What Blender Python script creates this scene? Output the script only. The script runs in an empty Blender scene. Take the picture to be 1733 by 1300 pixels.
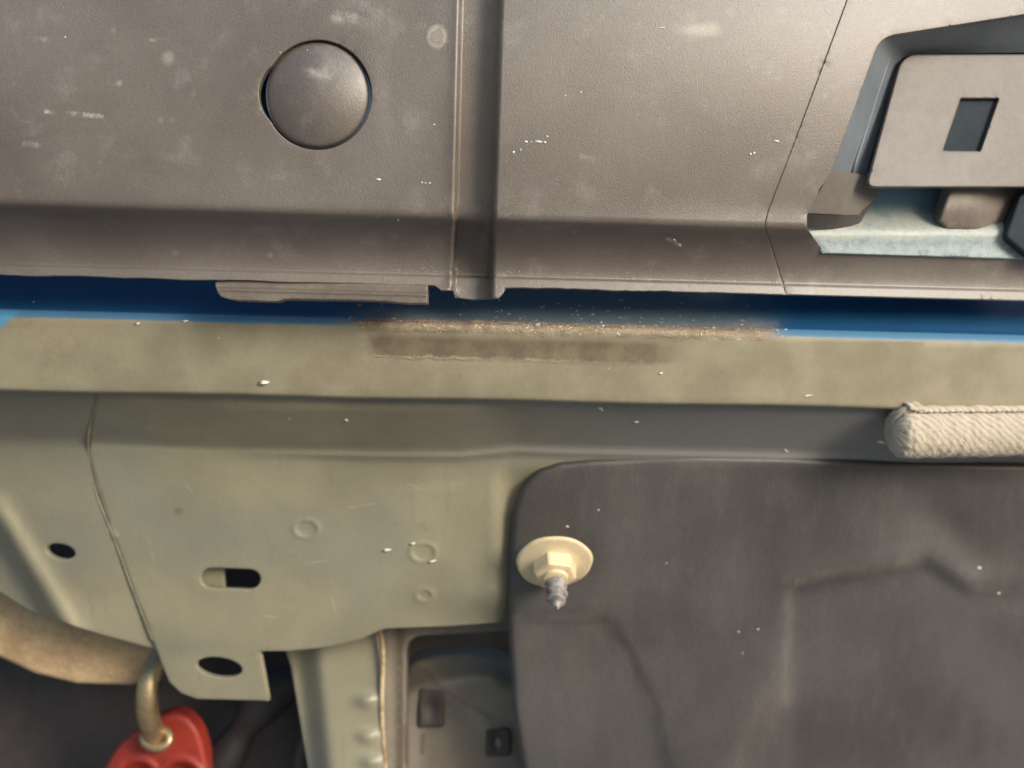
import bpy, bmesh, math, random
import numpy as np
from mathutils import Matrix, Vector, Euler, noise
from mathutils.geometry import delaunay_2d_cdt

random.seed(4); rng = np.random.default_rng(4)
scene = bpy.context.scene
COL = scene.collection

# ---------------------------------------------------------------- camera, sky, sun, exposure
PITCH = math.radians(10)            # the camera looks slightly up at the lower edge of the car
D = 0.40                            # metres from the lens to the reference plane
S = 0.0002                          # metres per photograph pixel on that plane
ORIGIN = Vector((0, 0, 0.42))
ROT = Euler((math.radians(90) + PITCH, 0, 0))
M = Matrix.Translation(ORIGIN) @ ROT.to_matrix().to_4x4()   # frame (right, up, towards viewer) -> world
cam_data = bpy.data.cameras.new('camera')
cam = bpy.data.objects.new('camera', cam_data); COL.objects.link(cam)
cam.matrix_world = M @ Matrix.Translation((0, 0, D))
cam_data.sensor_width = 36.0
cam_data.lens = 36.0 * D / (1733 * S)
cam_data.clip_start = 0.01; cam_data.clip_end = 500
cam_data.dof.use_dof = True
cam_data.dof.focus_distance = D + 0.012
cam_data.dof.aperture_fstop = 7.0
scene.camera = cam

SUN_EL, SUN_AZ = 14.0, 44.0         # elevation, and degrees to the right of straight behind the camera
world = bpy.data.worlds.new('World'); scene.world = world; world.use_nodes = True
wt = world.node_tree; wt.nodes.clear()
sky = wt.nodes.new('ShaderNodeTexSky'); sky.sky_type = 'NISHITA'; sky.sun_disc = False
sky.sun_elevation = math.radians(SUN_EL)
sky.sun_rotation = math.radians(180 - SUN_AZ)
sky.dust_density = 3.0; sky.air_density = 1.3; sky.ozone_density = 4.0
bg = wt.nodes.new('ShaderNodeBackground'); bg.inputs['Strength'].default_value = 0.15
wo = wt.nodes.new('ShaderNodeOutputWorld')
wt.links.new(sky.outputs[0], bg.inputs[0]); wt.links.new(bg.outputs[0], wo.inputs[0])

sd = bpy.data.lights.new('sun', 'SUN'); sd.energy = 1.45; sd.angle = math.radians(22); sd.color = (1.0, 0.955, 0.91)
sun = bpy.data.objects.new('sun', sd); COL.objects.link(sun)
az, el = math.radians(SUN_AZ), math.radians(SUN_EL)
to_sun = Vector((math.sin(az) * math.cos(el), -math.cos(az) * math.cos(el), math.sin(el)))
sun.rotation_euler = to_sun.to_track_quat('Z', 'Y').to_euler()
sun.location = to_sun * 5

vs = scene.view_settings
vs.view_transform = 'Standard'; vs.look = 'None'; vs.gamma = 1.0; vs.use_curve_mapping = False
vs.exposure = 0.78

# ---------------------------------------------------------------- node helper
class Sk:
    """a socket with arithmetic"""
    def __init__(s, t, o): s.t, s.o = t, o
    def _m(s, op, a, b=None):
        n = s.t.nodes.new('ShaderNodeMath'); n.operation = op
        for i, v in enumerate((a, b)):
            if v is None: continue
            if isinstance(v, Sk): s.t.links.new(v.o, n.inputs[i])
            else: n.inputs[i].default_value = v
        return Sk(s.t, n.outputs[0])
    def __add__(s, b): return s._m('ADD', s, b)
    __radd__ = __add__
    def __sub__(s, b): return s._m('SUBTRACT', s, b)
    def __rsub__(s, b): return s._m('SUBTRACT', b, s)
    def __mul__(s, b): return s._m('MULTIPLY', s, b)
    __rmul__ = __mul__
    def __truediv__(s, b): return s._m('DIVIDE', s, b)
    def abs(s): return s._m('ABSOLUTE', s)
    def sqrt(s): return s._m('SQRT', s)
    def sin(s): return s._m('SINE', s)
    def max(s, b): return s._m('MAXIMUM', s, b)
    def min(s, b): return s._m('MINIMUM', s, b)
    def ss(s, a, b):
        n = s.t.nodes.new('ShaderNodeMapRange'); n.interpolation_type = 'SMOOTHSTEP'
        s.t.links.new(s.o, n.inputs['Value'])
        if a < b: lo, hi, x, y = a, b, 0.0, 1.0
        else: lo, hi, x, y = b, a, 1.0, 0.0
        n.inputs['From Min'].default_value = lo; n.inputs['From Max'].default_value = hi
        n.inputs['To Min'].default_value = x; n.inputs['To Max'].default_value = y
        return Sk(s.t, n.outputs['Result'])

class Mat:
    def __init__(m, name, rough=0.5, metal=0.0, spec=0.5):
        m.mat = bpy.data.materials.new(name); m.mat.use_nodes = True
        m.t = m.mat.node_tree; m.bsdf = m.t.nodes['Principled BSDF']
        m.bsdf.inputs['Roughness'].default_value = rough
        m.bsdf.inputs['Metallic'].default_value = metal
        m.bsdf.inputs['Specular IOR Level'].default_value = spec
        m.tc = m.t.nodes.new('ShaderNodeTexCoord')
        sep = m.t.nodes.new('ShaderNodeSeparateXYZ'); m.t.links.new(m.tc.outputs['UV'], sep.inputs[0])
        m.x = Sk(m.t, sep.outputs[0]) * 1000.0; m.y = Sk(m.t, sep.outputs[1]) * 1000.0
    def noise(m, scale, detail=3, rough=0.55, stretch=(1, 1, 1), off=0.0):
        mp = m.t.nodes.new('ShaderNodeMapping'); mp.inputs['Scale'].default_value = stretch
        mp.inputs['Location'].default_value = (off, off * 1.7, 0)
        m.t.links.new(m.tc.outputs['Object'], mp.inputs[0])
        n = m.t.nodes.new('ShaderNodeTexNoise'); n.inputs['Scale'].default_value = scale
        n.inputs['Detail'].default_value = detail; n.inputs['Roughness'].default_value = rough
        m.t.links.new(mp.outputs[0], n.inputs['Vector'])
        return Sk(m.t, n.outputs['Fac'])
    def voronoi(m, scale, out='Distance'):
        n = m.t.nodes.new('ShaderNodeTexVoronoi'); n.inputs['Scale'].default_value = scale
        m.t.links.new(m.tc.outputs['Object'], n.inputs['Vector'])
        return Sk(m.t, n.outputs[out])
    def mix(m, a, b, f):
        n = m.t.nodes.new('ShaderNodeMix'); n.data_type = 'RGBA'
        for v, s in ((a, n.inputs[6]), (b, n.inputs[7])):
            if isinstance(v, Sk): m.t.links.new(v.o, s)
            else: s.default_value = (*v, 1)
        if isinstance(f, Sk): m.t.links.new(f.o, n.inputs[0])
        else: n.inputs[0].default_value = f
        return Sk(m.t, n.outputs[2])
    def grain(m, c, amt=0.35, scale=2600):
        g = m.noise(scale, 2, 0.7, (1, 0.7, 1), 13); g2 = m.noise(scale * 0.22, 3, 0.7, (1.5, 0.5, 1), 17)
        f = ((g - 0.5) * 2.2 + (g2 - 0.5) * 1.2) * amt + 1.0
        n = m.t.nodes.new('ShaderNodeVectorMath'); n.operation = 'SCALE'
        m.t.links.new(c.o, n.inputs[0]); m.t.links.new(f.o, n.inputs['Scale'])
        return Sk(m.t, n.outputs[0])
    def color(m, c):
        if isinstance(c, Sk): m.t.links.new(c.o, m.bsdf.inputs['Base Color'])
        else: m.bsdf.inputs['Base Color'].default_value = (*c, 1)
    def rough(m, r): m.t.links.new(r.o, m.bsdf.inputs['Roughness'])
    def metal(m, r): m.t.links.new(r.o, m.bsdf.inputs['Metallic'])
    def bump(m, h, dist, strength=1.0):
        n = m.t.nodes.new('ShaderNodeBump'); n.inputs['Strength'].default_value = strength
        n.inputs['Distance'].default_value = dist
        m.t.links.new(h.o, n.inputs['Height'])
        m.t.links.new(n.outputs[0], m.bsdf.inputs['Normal'])
    def line(m, a, b, hw, soft):
        """mask of a stroke from a to b (photo pixels)"""
        ax, ay = a; bx, by = b; L2 = (bx-ax)**2 + (by-ay)**2
        t = ((m.x - ax) * (bx-ax) + (m.y - ay) * (by-ay)) / L2
        t = t.max(0.0).min(1.0)
        dx = m.x - (t * (bx-ax) + ax); dy = m.y - (t * (by-ay) + ay)
        return (dx*dx + dy*dy).sqrt().ss(hw + soft, hw)
    def dist(m, c, sx=1.0, sy=1.0):
        dx = (m.x - c[0]) * (1/sx); dy = (m.y - c[1]) * (1/sy)
        return (dx*dx + dy*dy).sqrt()

# ---------------------------------------------------------------- materials
def mat_cover():
    m = Mat('bumper_plastic', 0.46, spec=0.8)
    m.bsdf.inputs['Coat Weight'].default_value = 0.6; m.bsdf.inputs['Coat Roughness'].default_value = 0.42
    big = m.noise(14, 4); mid = m.noise(70, 5, 0.65, off=3); fine = m.noise(900, 2, off=1)
    streak = m.noise(260, 3, 0.6, (0.25, 1.6, 1), 5)
    c = m.mix((0.119, 0.092, 0.070), (0.176, 0.146, 0.116), big.ss(0.3, 0.7))
    c = m.mix(c, (0.33, 0.30, 0.265), mid.ss(0.52, 0.80) * 0.45)
    c = m.mix(c, (0.10, 0.09, 0.08), streak.ss(0.60, 0.85) * 0.30)
    sm = m.noise(330, 4, 0.7, off=11)
    spots = m.voronoi(95); pick = m.noise(40, 2, off=9)
    c = m.mix(c, (0.42, 0.37, 0.32), spots.ss(0.17, 0.05) * pick.ss(0.55, 0.70) * 0.55)
    d = m.dist((740, 61), 17, 20) + (sm - 0.5) * 0.7
    c = m.mix(c, (0.55, 0.47, 0.39), ((d - 0.80).abs().ss(0.40, 0.02) * 0.6 * sm.ss(0.25, 0.6)).max(d.ss(1.05, 0.3) * 0.35))
    d = m.dist((285, 97), 14, 16) + (mid - 0.5) * 0.8
    c = m.mix(c, (0.42, 0.35, 0.30), d.ss(1.1, 0.3) * 0.55)
    d = m.dist((1180, 50), 45, 16) + (mid - 0.5) * 1.2
    c = m.mix(c, (0.50, 0.48, 0.38), d.ss(1.1, 0.2) * 0.40)
    for a, b, hw, f in [((78, 188), (172, 196), 2, .75), ((130, 192), (168, 196), 2.5, .6), ((520, 120), (560, 124), 6, .35),
                        ((60, 66), (80, 67), 3, .35), ((186, 138), (202, 140), 3, .4), ((1130, 403), (1152, 415), 1.6, .8),
                        ((255, 67), (280, 66), 2, .45), ((40, 243), (65, 245), 3, .35), ((690, 262), (720, 266), 4, .25),
                        ((985, 265), (1003, 270), 3, .35), ((570, 28), (595, 30), 7, .4), ((326, 148), (327, 160), 2, .5)]:
        c = m.mix(c, (0.62, 0.55, 0.47), m.line(a, b, hw * 0.3, hw * 2.0 + 1.0) * (mid * 0.5 + sm * 0.5).ss(0.42, 0.62) * f)
    m.color(m.grain(c, 0.30))
    m.rough(big * 0.16 + 0.36 + fine * 0.08)
    m.bump(m.noise(2600, 2, 0.6, (1, 0.6, 1)) + mid * 0.35, 0.00020, 0.8)
    return m.mat

def mat_plain(name, c1, c2, rough=0.5, metal=0.0, scale=40, bump=0.0001, bscale=1200, spec=0.5):
    m = Mat(name, rough, metal, spec)
    n = m.noise(scale, 4, 0.6); f = m.noise(scale * 7, 3, 0.6, off=2)
    m.color(m.mix(c1, c2, (n * 0.65 + f * 0.35).ss(0.33, 0.67)))
    if bump: m.bump(m.noise(bscale, 3, 0.6) + f * 0.5, bump, 0.8)
    return m.mat

def mat_sill():
    m = Mat('blue_paint_and_primer', 0.4)
    n1 = m.noise(60, 4); n2 = m.noise(260, 5, 0.7, off=4); n3 = m.noise(900, 3, 0.7, off=7)
    gr = m.noise(420, 5, 0.75, (0.35, 1.4, 1), 2)
    t = m.y - (m.x * 0.0255 + 523.0)                     # distance below the painted edge
    over = t + (n1 - 0.5) * 6.0 + (n3 - 0.5) * 3.0
    # the overspray corner at the far left
    corner = (m.x * 0.85 + (m.y - 535.0) * 1.0)
    blue = m.mix((0.006, 0.052, 0.135), (0.009, 0.07, 0.175), n1)
    edge = m.mix(blue, (0.09, 0.215, 0.34), t.ss(-2.0, 1.5))  # lighter blue painted along the bevel as its highlight
    prim = m.mix((0.245, 0.212, 0.135), (0.315, 0.278, 0.185), n1.ss(0.3, 0.7))
    prim = m.mix(prim, (0.36, 0.30, 0.18), m.dist((90, 570), 120, 40).ss(1.2, 0.2) * n2.ss(0.35, 0.65) * 0.7)
    prim = m.mix(prim, (0.17, 0.145, 0.10), n2.ss(0.58, 0.82) * 0.30)
    c = m.mix(edge, prim, over.ss(10.0, 15.0))
    c = m.mix(c, (0.08, 0.30, 0.50), corner.ss(26.0, 14.0) * m.x.ss(60.0, 10.0) * t.ss(-2.0, 4.0) * 0.9)
    # scraped zone along the edge: dusty paint above, bare brown metal on the edge
    zone = (m.x + (n1 - 0.5) * 90.0).ss(535.0, 660.0) * (m.x + (n2 - 0.5) * 70.0).ss(1345.0, 1270.0)
    dusty = zone * (t + (gr - 0.5) * 30.0).ss(-30.0, -2.0) * t.ss(14.0, 6.0)
    c = m.mix(c, (0.19, 0.18, 0.15), dusty * (gr * 0.9 + 0.35).min(1.0))
    c = m.mix(c, (0.06, 0.09, 0.11), ((m.x + (n2 - 0.5) * 120.0).ss(560.0, 760.0) * (m.x + (n2 - 0.5) * 120.0).ss(1360.0, 1180.0)) * t.ss(4.0, -8.0) * n2.ss(0.15, 0.5) * 0.88)
    bare = zone * (t + (n2 - 0.5) * 16.0).ss(-3.0, 3.0) * (t + (gr - 0.5) * 20.0 + (n2 - 0.5) * 10.0).ss(24.0, 9.0)
    rustc = m.mix((0.235, 0.175, 0.108), (0.42, 0.34, 0.22), gr.ss(0.3, 0.7))
    c = m.mix(c, rustc, (bare * 1.25).min(0.95))
    c = m.mix(c, (0.17, 0.06, 0.025), zone * ((t - 3.0) + (n3 - 0.5) * 9.0).abs().ss(3.0, 0.8) * gr.ss(0.42, 0.58) * 0.8)
    # rubbed patch below the edge with a pale ragged rim
    px0 = (m.x + (n2 - 0.5) * 26.0)
    patch = px0.ss(600.0, 650.0) * px0.ss(1170.0, 1080.0) * t.ss(18.0, 40.0) * (t + (n2 - 0.5) * 18.0 + (n1 - 0.5) * 10.0).ss(72.0, 54.0)
    c = m.mix(c, m.mix((0.135, 0.105, 0.065), (0.205, 0.163, 0.102), m.noise(110, 4, 0.6, (0.8, 0.8, 1), 3).ss(0.35, 0.65)), (patch * 1.3).min(0.95))
    rim = (t - 64.0 + (n2 - 0.5) * 16.0 + (n1 - 0.5) * 12.0).abs().ss(4.5, 0.5) * m.x.ss(620.0, 645.0) * m.x.ss(1180.0, 640.0) * gr.ss(0.35, 0.6)
    c = m.mix(c, (0.52, 0.45, 0.28), rim * 0.42)
    rim2 = (px0 - 604.0 - t * 0.35).abs().ss(13.0, 4.0) * t.ss(18.0, 30.0) * t.ss(72.0, 56.0)
    c = m.mix(c, (0.42, 0.36, 0.24), rim2 * n2.ss(0.3, 0.6) * 0.4)
    m.color(m.grain(c, 0.14))
    m.rough((over.ss(6.0, 14.0).max(zone * t.ss(-40.0, -5.0))) * 0.28 + 0.26 + n2 * 0.08)
    m.bump(n3 * (bare * 1.6 + 0.25) + gr * bare * 1.2 + rim * 0.8 + n1 * 0.3, 0.0005, 0.7)
    return m.mat

def mat_primer():
    m = Mat('grey_green_primer', 0.36, spec=0.5)
    n1 = m.noise(25, 4); n2 = m.noise(130, 5, 0.65, off=3); n3 = m.noise(800, 2, off=6)
    c = m.mix((0.245, 0.222, 0.150), (0.315, 0.285, 0.190), n1.ss(0.3, 0.7))
    c = m.mix(c, (0.22, 0.225, 0.185), m.noise(18, 2, off=8).ss(0.45, 0.7) * 0.5)
    c = m.mix(c, (0.17, 0.13, 0.08), n2.ss(0.60, 0.85) * 0.35)
    c = m.mix(c, (0.235, 0.230, 0.215), (m.x + (n1 - 0.5) * 300.0).ss(560.0, 1250.0) * m.y.ss(800.0, 765.0) * 0.9)  # neutral grey mixed in towards the upper right, veiling glare put into the colour
    drip = m.noise(150, 4, 0.65, (1.3, 0.10, 1), 41)
    c = m.mix(c, (0.155, 0.13, 0.09), drip.ss(0.56, 0.78) * 0.30)
    for a, b in (((250, 905), (262, 960)), ((590, 860), (640, 852)), ((420, 1040), (470, 1046)), ((560, 1010), (572, 1050)), ((690, 820), (760, 846)), ((300, 800), (330, 842)), ((520, 955), (556, 949))):
        c = m.mix(c, (0.42, 0.385, 0.28), m.line(a, b, 0.5, 1.6) * n2.ss(0.42, 0.6) * 0.6)
    # dirty sealer along the lap seam
    seam = m.line((166, 655), (148, 765), 2, 5).max(m.line((148, 765), (190, 905), 2, 5)).max(m.line((190, 905), (262, 1095), 2, 6))
    c = m.mix(c, (0.16, 0.115, 0.07), seam * n2.ss(0.35, 0.6) * 0.6)
    c = m.mix(c, (0.46, 0.40, 0.25), m.line((186, 895), (196, 905), 2, 6) * 0.6)
    c = m.mix(c, (0.46, 0.40, 0.25), m.line((205, 930), (240, 1020), 1, 4) * n2.ss(0.5, 0.62) * 0.5)
    c = m.mix(c, (0.15, 0.10, 0.05), m.dist((302, 866), 8, 7).ss(1.3, 0.4) * 0.5)
    c = m.mix(c, (0.40, 0.36, 0.25), m.line((560, 825), (780, 823), 4, 10) * n1.ss(0.4, 0.6) * 0.35)
    m.color(m.grain(c, 0.14)); m.rough(n1 * 0.15 + 0.27 + n2 * 0.06)
    m.bump(n3 * 0.3 + n2 * 0.8, 0.00018, 0.7)
    return m.mat

def mat_liner():
    m = Mat('dark_liner_plastic', 0.52, spec=0.65)
    n1 = m.noise(16, 4); n2 = m.noise(90, 5, 0.65, (1.3, 0.45, 1), 3); n3 = m.noise(1000, 3, off=6)
    c = m.mix((0.050, 0.044, 0.040), (0.074, 0.068, 0.064), n1.ss(0.3, 0.7))
    c = m.mix(c, (0.115, 0.10, 0.087), n2.ss(0.46, 0.80) * 0.35)
    big = m.noise(9, 5, 0.65, (1.6, 0.7, 1), 21); c = m.mix(c, (0.135, 0.115, 0.095), big.ss(0.50, 0.75) * 0.45)
    wx = (m.noise(60, 4, 0.6, off=31) - 0.5) * 22.0
    keep = m.x; m.x = m.x + wx
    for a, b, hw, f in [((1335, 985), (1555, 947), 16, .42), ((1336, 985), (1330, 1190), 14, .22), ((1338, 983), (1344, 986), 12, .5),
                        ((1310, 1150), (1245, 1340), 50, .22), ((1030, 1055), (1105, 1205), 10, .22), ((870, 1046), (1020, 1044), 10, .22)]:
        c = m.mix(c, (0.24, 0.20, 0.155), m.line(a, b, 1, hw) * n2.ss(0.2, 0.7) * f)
    m.x = keep
    m.color(m.grain(c, 0.40)); m.rough(n1 * 0.15 + 0.40)
    m.bump(n3 * 0.6 + n2 * 0.6, 0.00022, 0.8)
    return m.mat

def mat_galv():
    m = Mat('galvanised_steel', 0.6, 0.2)
    v = m.voronoi(420, 'Color'); n = m.noise(90, 4, off=2); n2 = m.noise(500, 4, 0.7, off=5)
    sp = m.t.nodes.new('ShaderNodeSeparateXYZ'); m.t.links.new(v.o, sp.inputs[0]); g = Sk(m.t, sp.outputs[0])
    c = m.mix((0.25, 0.31, 0.315), (0.36, 0.41, 0.40), g)
    c = m.mix(c, (0.16, 0.30, 0.36), (m.y + (n - 0.5) * 60.0).ss(375.0, 345.0) * 0.8)
    c = m.mix(c, (0.46, 0.42, 0.32), (m.y + (n - 0.5) * 60.0 - 385.0).abs().ss(26.0, 6.0) * n2.ss(0.35, 0.6) * 0.7)
    m.color(c); m.rough(g * 0.15 + 0.5); m.bump(n2 + g * 0.4, 0.0003, 0.6)
    return m.mat

def mat_fabric():
    m = Mat('cream_fabric', 0.85, spec=0.2)
    n1 = m.noise(90, 4); n2 = m.noise(420, 4, 0.7, off=2); n3 = m.noise(2600, 3)
    ph = m.x * 0.085 + m.y * 0.021 + n1 * 14.0
    st = ph.sin() * 0.5 + 0.5
    st2 = ((ph * 2.7 + n2 * 5.0).sin()) * 0.5 + 0.5
    th = st * 0.22 + st2 * 0.25 + n2 * 0.53
    c = m.mix((0.44, 0.365, 0.27), (0.62, 0.54, 0.42), th.ss(0.25, 0.75))
    c = m.mix(c, (0.20, 0.15, 0.11), st.ss(0.18, 0.0) * n2.ss(0.45, 0.62) * 0.7)
    seam = (m.y - 905.0 + (n2 - 0.5) * 90.0).abs().ss(62.0, 18.0) * n2.ss(0.30, 0.55)
    c = m.mix(c, (0.13, 0.085, 0.055), seam * 0.85)
    m.color(c); m.bump(th * 0.8 + n3 * 0.35 + seam * -0.8, 0.0004, 0.8)
    m.bsdf.inputs['Sheen Weight'].default_value = 0.2
    return m.mat

def mat_inner():
    m = Mat('inner_panel_primer', 0.45)
    n1 = m.noise(30, 4); n2 = m.noise(120, 4, off=3)
    c = m.mix((0.185, 0.155, 0.122), (0.265, 0.226, 0.17), n1.ss(0.3, 0.7))
    c = m.mix(c, (0.25, 0.19, 0.12), m.dist((790, 1290), 60, 50).ss(1.2, 0.2) * 0.4)
    c = m.mix(c, (0.045, 0.038, 0.036), m.line((722, 1135), (745, 1165), 2, 4).max(m.line((745, 1165), (830, 1215), 2, 4)) * 0.22)
    c = m.mix(c, (0.10, 0.07, 0.05), m.line((685, 1230), (687, 1290), 2, 4).max(m.line((716, 1245), (714, 1275), 2, 4)) * 0.6)
    m.color(m.grain(c, 0.25)); m.bump(n2, 0.0003, 0.6)
    return m.mat

M_COVER = mat_cover(); M_SILL = mat_sill(); M_PRIMER = mat_primer(); M_LINER = mat_liner()
M_GALV = mat_galv(); M_FABRIC = mat_fabric(); M_INNER = mat_inner()
M_TAUPE = mat_plain('taupe_plastic', (0.135, 0.115, 0.094), (0.180, 0.156, 0.130), 0.48, scale=45, bump=0.00015)
M_CLIP = mat_plain('brown_plastic', (0.15, 0.122, 0.098), (0.205, 0.17, 0.138), 0.45, scale=60, bump=0.00015)
M_DARKPL = mat_plain('slate_plastic', (0.13, 0.148, 0.165), (0.17, 0.19, 0.208), 0.5, scale=60)
M_SLATE = mat_plain('slot_slate', (0.032, 0.042, 0.05), (0.044, 0.055, 0.064), 0.85, scale=60, spec=0.15)
M_BLACK = mat_plain('black_plastic', (0.012, 0.011, 0.012), (0.02, 0.018, 0.018), 0.6, scale=60)
M_FLOOR = mat_plain('dark_underbody', (0.040, 0.032, 0.032), (0.066, 0.054, 0.050), 0.7, scale=20)
M_CREAM = mat_plain('cream_nylon', (0.70, 0.55, 0.33), (0.80, 0.66, 0.42), 0.45, scale=90, bump=0.00006)
M_ZINC = mat_plain('worn_zinc', (0.14, 0.125, 0.11), (0.50, 0.46, 0.41), 0.55, 0.2, scale=260, bump=0.0002)
M_RED = mat_plain('red_plastic', (0.26, 0.024, 0.014), (0.34, 0.036, 0.02), 0.5, scale=60)
M_BRASS = mat_plain('brass', (0.36, 0.25, 0.13), (0.56, 0.42, 0.25), 0.42, 0.8, scale=80)
M_TAN = mat_plain('tan_felt', (0.40, 0.265, 0.14), (0.56, 0.40, 0.225), 0.8, scale=55, bump=0.0008, bscale=400)
M_FLAKE = mat_plain('pale_husk', (0.86, 0.78, 0.58), (0.93, 0.87, 0.70), 0.5, scale=200, bump=0)
M_CHIP = mat_plain('rust_chip', (0.42, 0.15, 0.06), (0.50, 0.22, 0.10), 0.6, scale=200, bump=0)
M_SPECK = mat_plain('white_speck', (0.80, 0.76, 0.68), (0.9, 0.88, 0.82), 0.4, scale=200, bump=0)
M_RUSTEDGE = mat_plain('rusty_flange', (0.25, 0.14, 0.06), (0.62, 0.50, 0.30), 0.5, scale=70, bump=0.0003)
M_SEALER = mat_plain('seam_sealer', (0.19, 0.165, 0.11), (0.275, 0.245, 0.165), 0.5, scale=120, bump=0.0003, bscale=500)
M_VENT = mat_plain('dark_vent', (0.055, 0.046, 0.042), (0.085, 0.072, 0.065), 0.6, scale=120)
M_GLINT_CRUMB = mat_plain('grey_glint_and_crumb', (0.35, 0.32, 0.28), (0.55, 0.51, 0.46), 0.35, scale=900, bump=0)
M_GROUND = mat_plain('ground_concrete', (0.29, 0.28, 0.27), (0.38, 0.37, 0.36), 0.85, scale=6, bump=0.002, bscale=80)

# ---------------------------------------------------------------- mesh helpers
def bend(px):
    """the car edge curves away towards both ends, more at the right hand corner (mm)"""
    d = (np.asarray(px, float) - 760) / 1000
    r = np.where(d > 1.1, 40*1.21 + 88*(d - 1.1), 40*d*d)
    l = np.where(d < -1.1, 12*1.21 - 26.4*(d + 1.1), 12*d*d)
    return np.where(d > 0, r, l)

def F(px, py, w):
    """photo pixel + depth in mm -> frame coordinates in metres"""
    w = (np.asarray(w, float) - bend(px)) * 0.001
    k = S * (D - w) / D
    return np.stack([(np.asarray(px, float) - 866.5) * k, (650.0 - np.asarray(py, float)) * k, w + 0 * k], -1)

def ss(a, b, x):
    t = np.clip((x - a) / (b - a), 0, 1); return t * t * (3 - 2 * t)

def resample(pl, step, closed=True):
    out = []; n = len(pl)
    for i in range(n if closed else n - 1):
        a = np.array(pl[i], float); b = np.array(pl[(i + 1) % n], float)
        inside = (-40 < a[0] < 1780 and -40 < a[1] < 1340) or (-40 < b[0] < 1780 and -40 < b[1] < 1340)
        k = max(1, int(math.ceil(np.linalg.norm(b - a) / (step if inside else step * 3))))
        for j in range(k): out.append(a + (b - a) * j / k)
    if not closed: out.append(np.array(pl[-1], float))
    return np.array(out)

def rounded(pl, r, n=5):
    """round the corners of a closed polygon; r a number or one per corner"""
    out = []; m = len(pl)
    rs = r if hasattr(r, '__len__') else [r] * m
    for i in range(m):
        p = np.array(pl[i], float); a = np.array(pl[i - 1], float); b = np.array(pl[(i + 1) % m], float)
        la, lb = np.linalg.norm(a - p), np.linalg.norm(b - p)
        rr = min(rs[i], la * .45, lb * .45)
        if rr < 0.5: out.append(tuple(p)); continue
        p0 = p + (a - p) / la * rr; p1 = p + (b - p) / lb * rr
        for k in range(n + 1):
            t = k / n; out.append(tuple((1-t)**2 * p0 + 2*t*(1-t) * p + t*t * p1))
    return out

def ellipse(cx, cy, rx, ry, ang=0, n=36):
    c, s = math.cos(math.radians(ang)), math.sin(math.radians(ang))
    return [(cx + rx*math.cos(t)*c - ry*math.sin(t)*s, cy + rx*math.cos(t)*s + ry*math.sin(t)*c)
            for t in (2*math.pi*i/n for i in range(n))]

def inpoly(P, poly):
    r = np.zeros(len(P), bool); x, y = P[:, 0], P[:, 1]; n = len(poly)
    for i in range(n):
        x0, y0 = poly[i]; x1, y1 = poly[(i + 1) % n]
        if y0 == y1: continue
        c = ((y0 > y) != (y1 > y)) & (x < (x1 - x0) * (y - y0) / (y1 - y0) + x0)
        r ^= c
    return r

def dseg(P, poly):
    d = np.full(len(P), 1e9); n = len(poly)
    for i in range(n):
        a = poly[i]; b = poly[(i + 1) % n]; ab = b - a; L = ab @ ab
        if L < 1e-9: continue
        t = np.clip(((P - a) @ ab) / L, 0, 1)
        q = P - (a + t[:, None] * ab)
        d = np.minimum(d, np.einsum('ij,ij->i', q, q))
    return np.sqrt(d)

def link(name, mesh, mat, parent=None):
    o = bpy.data.objects.new(name, mesh); COL.objects.link(o)
    if mat: mesh.materials.append(mat)
    if parent is not None: o.parent = parent
    return o

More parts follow.
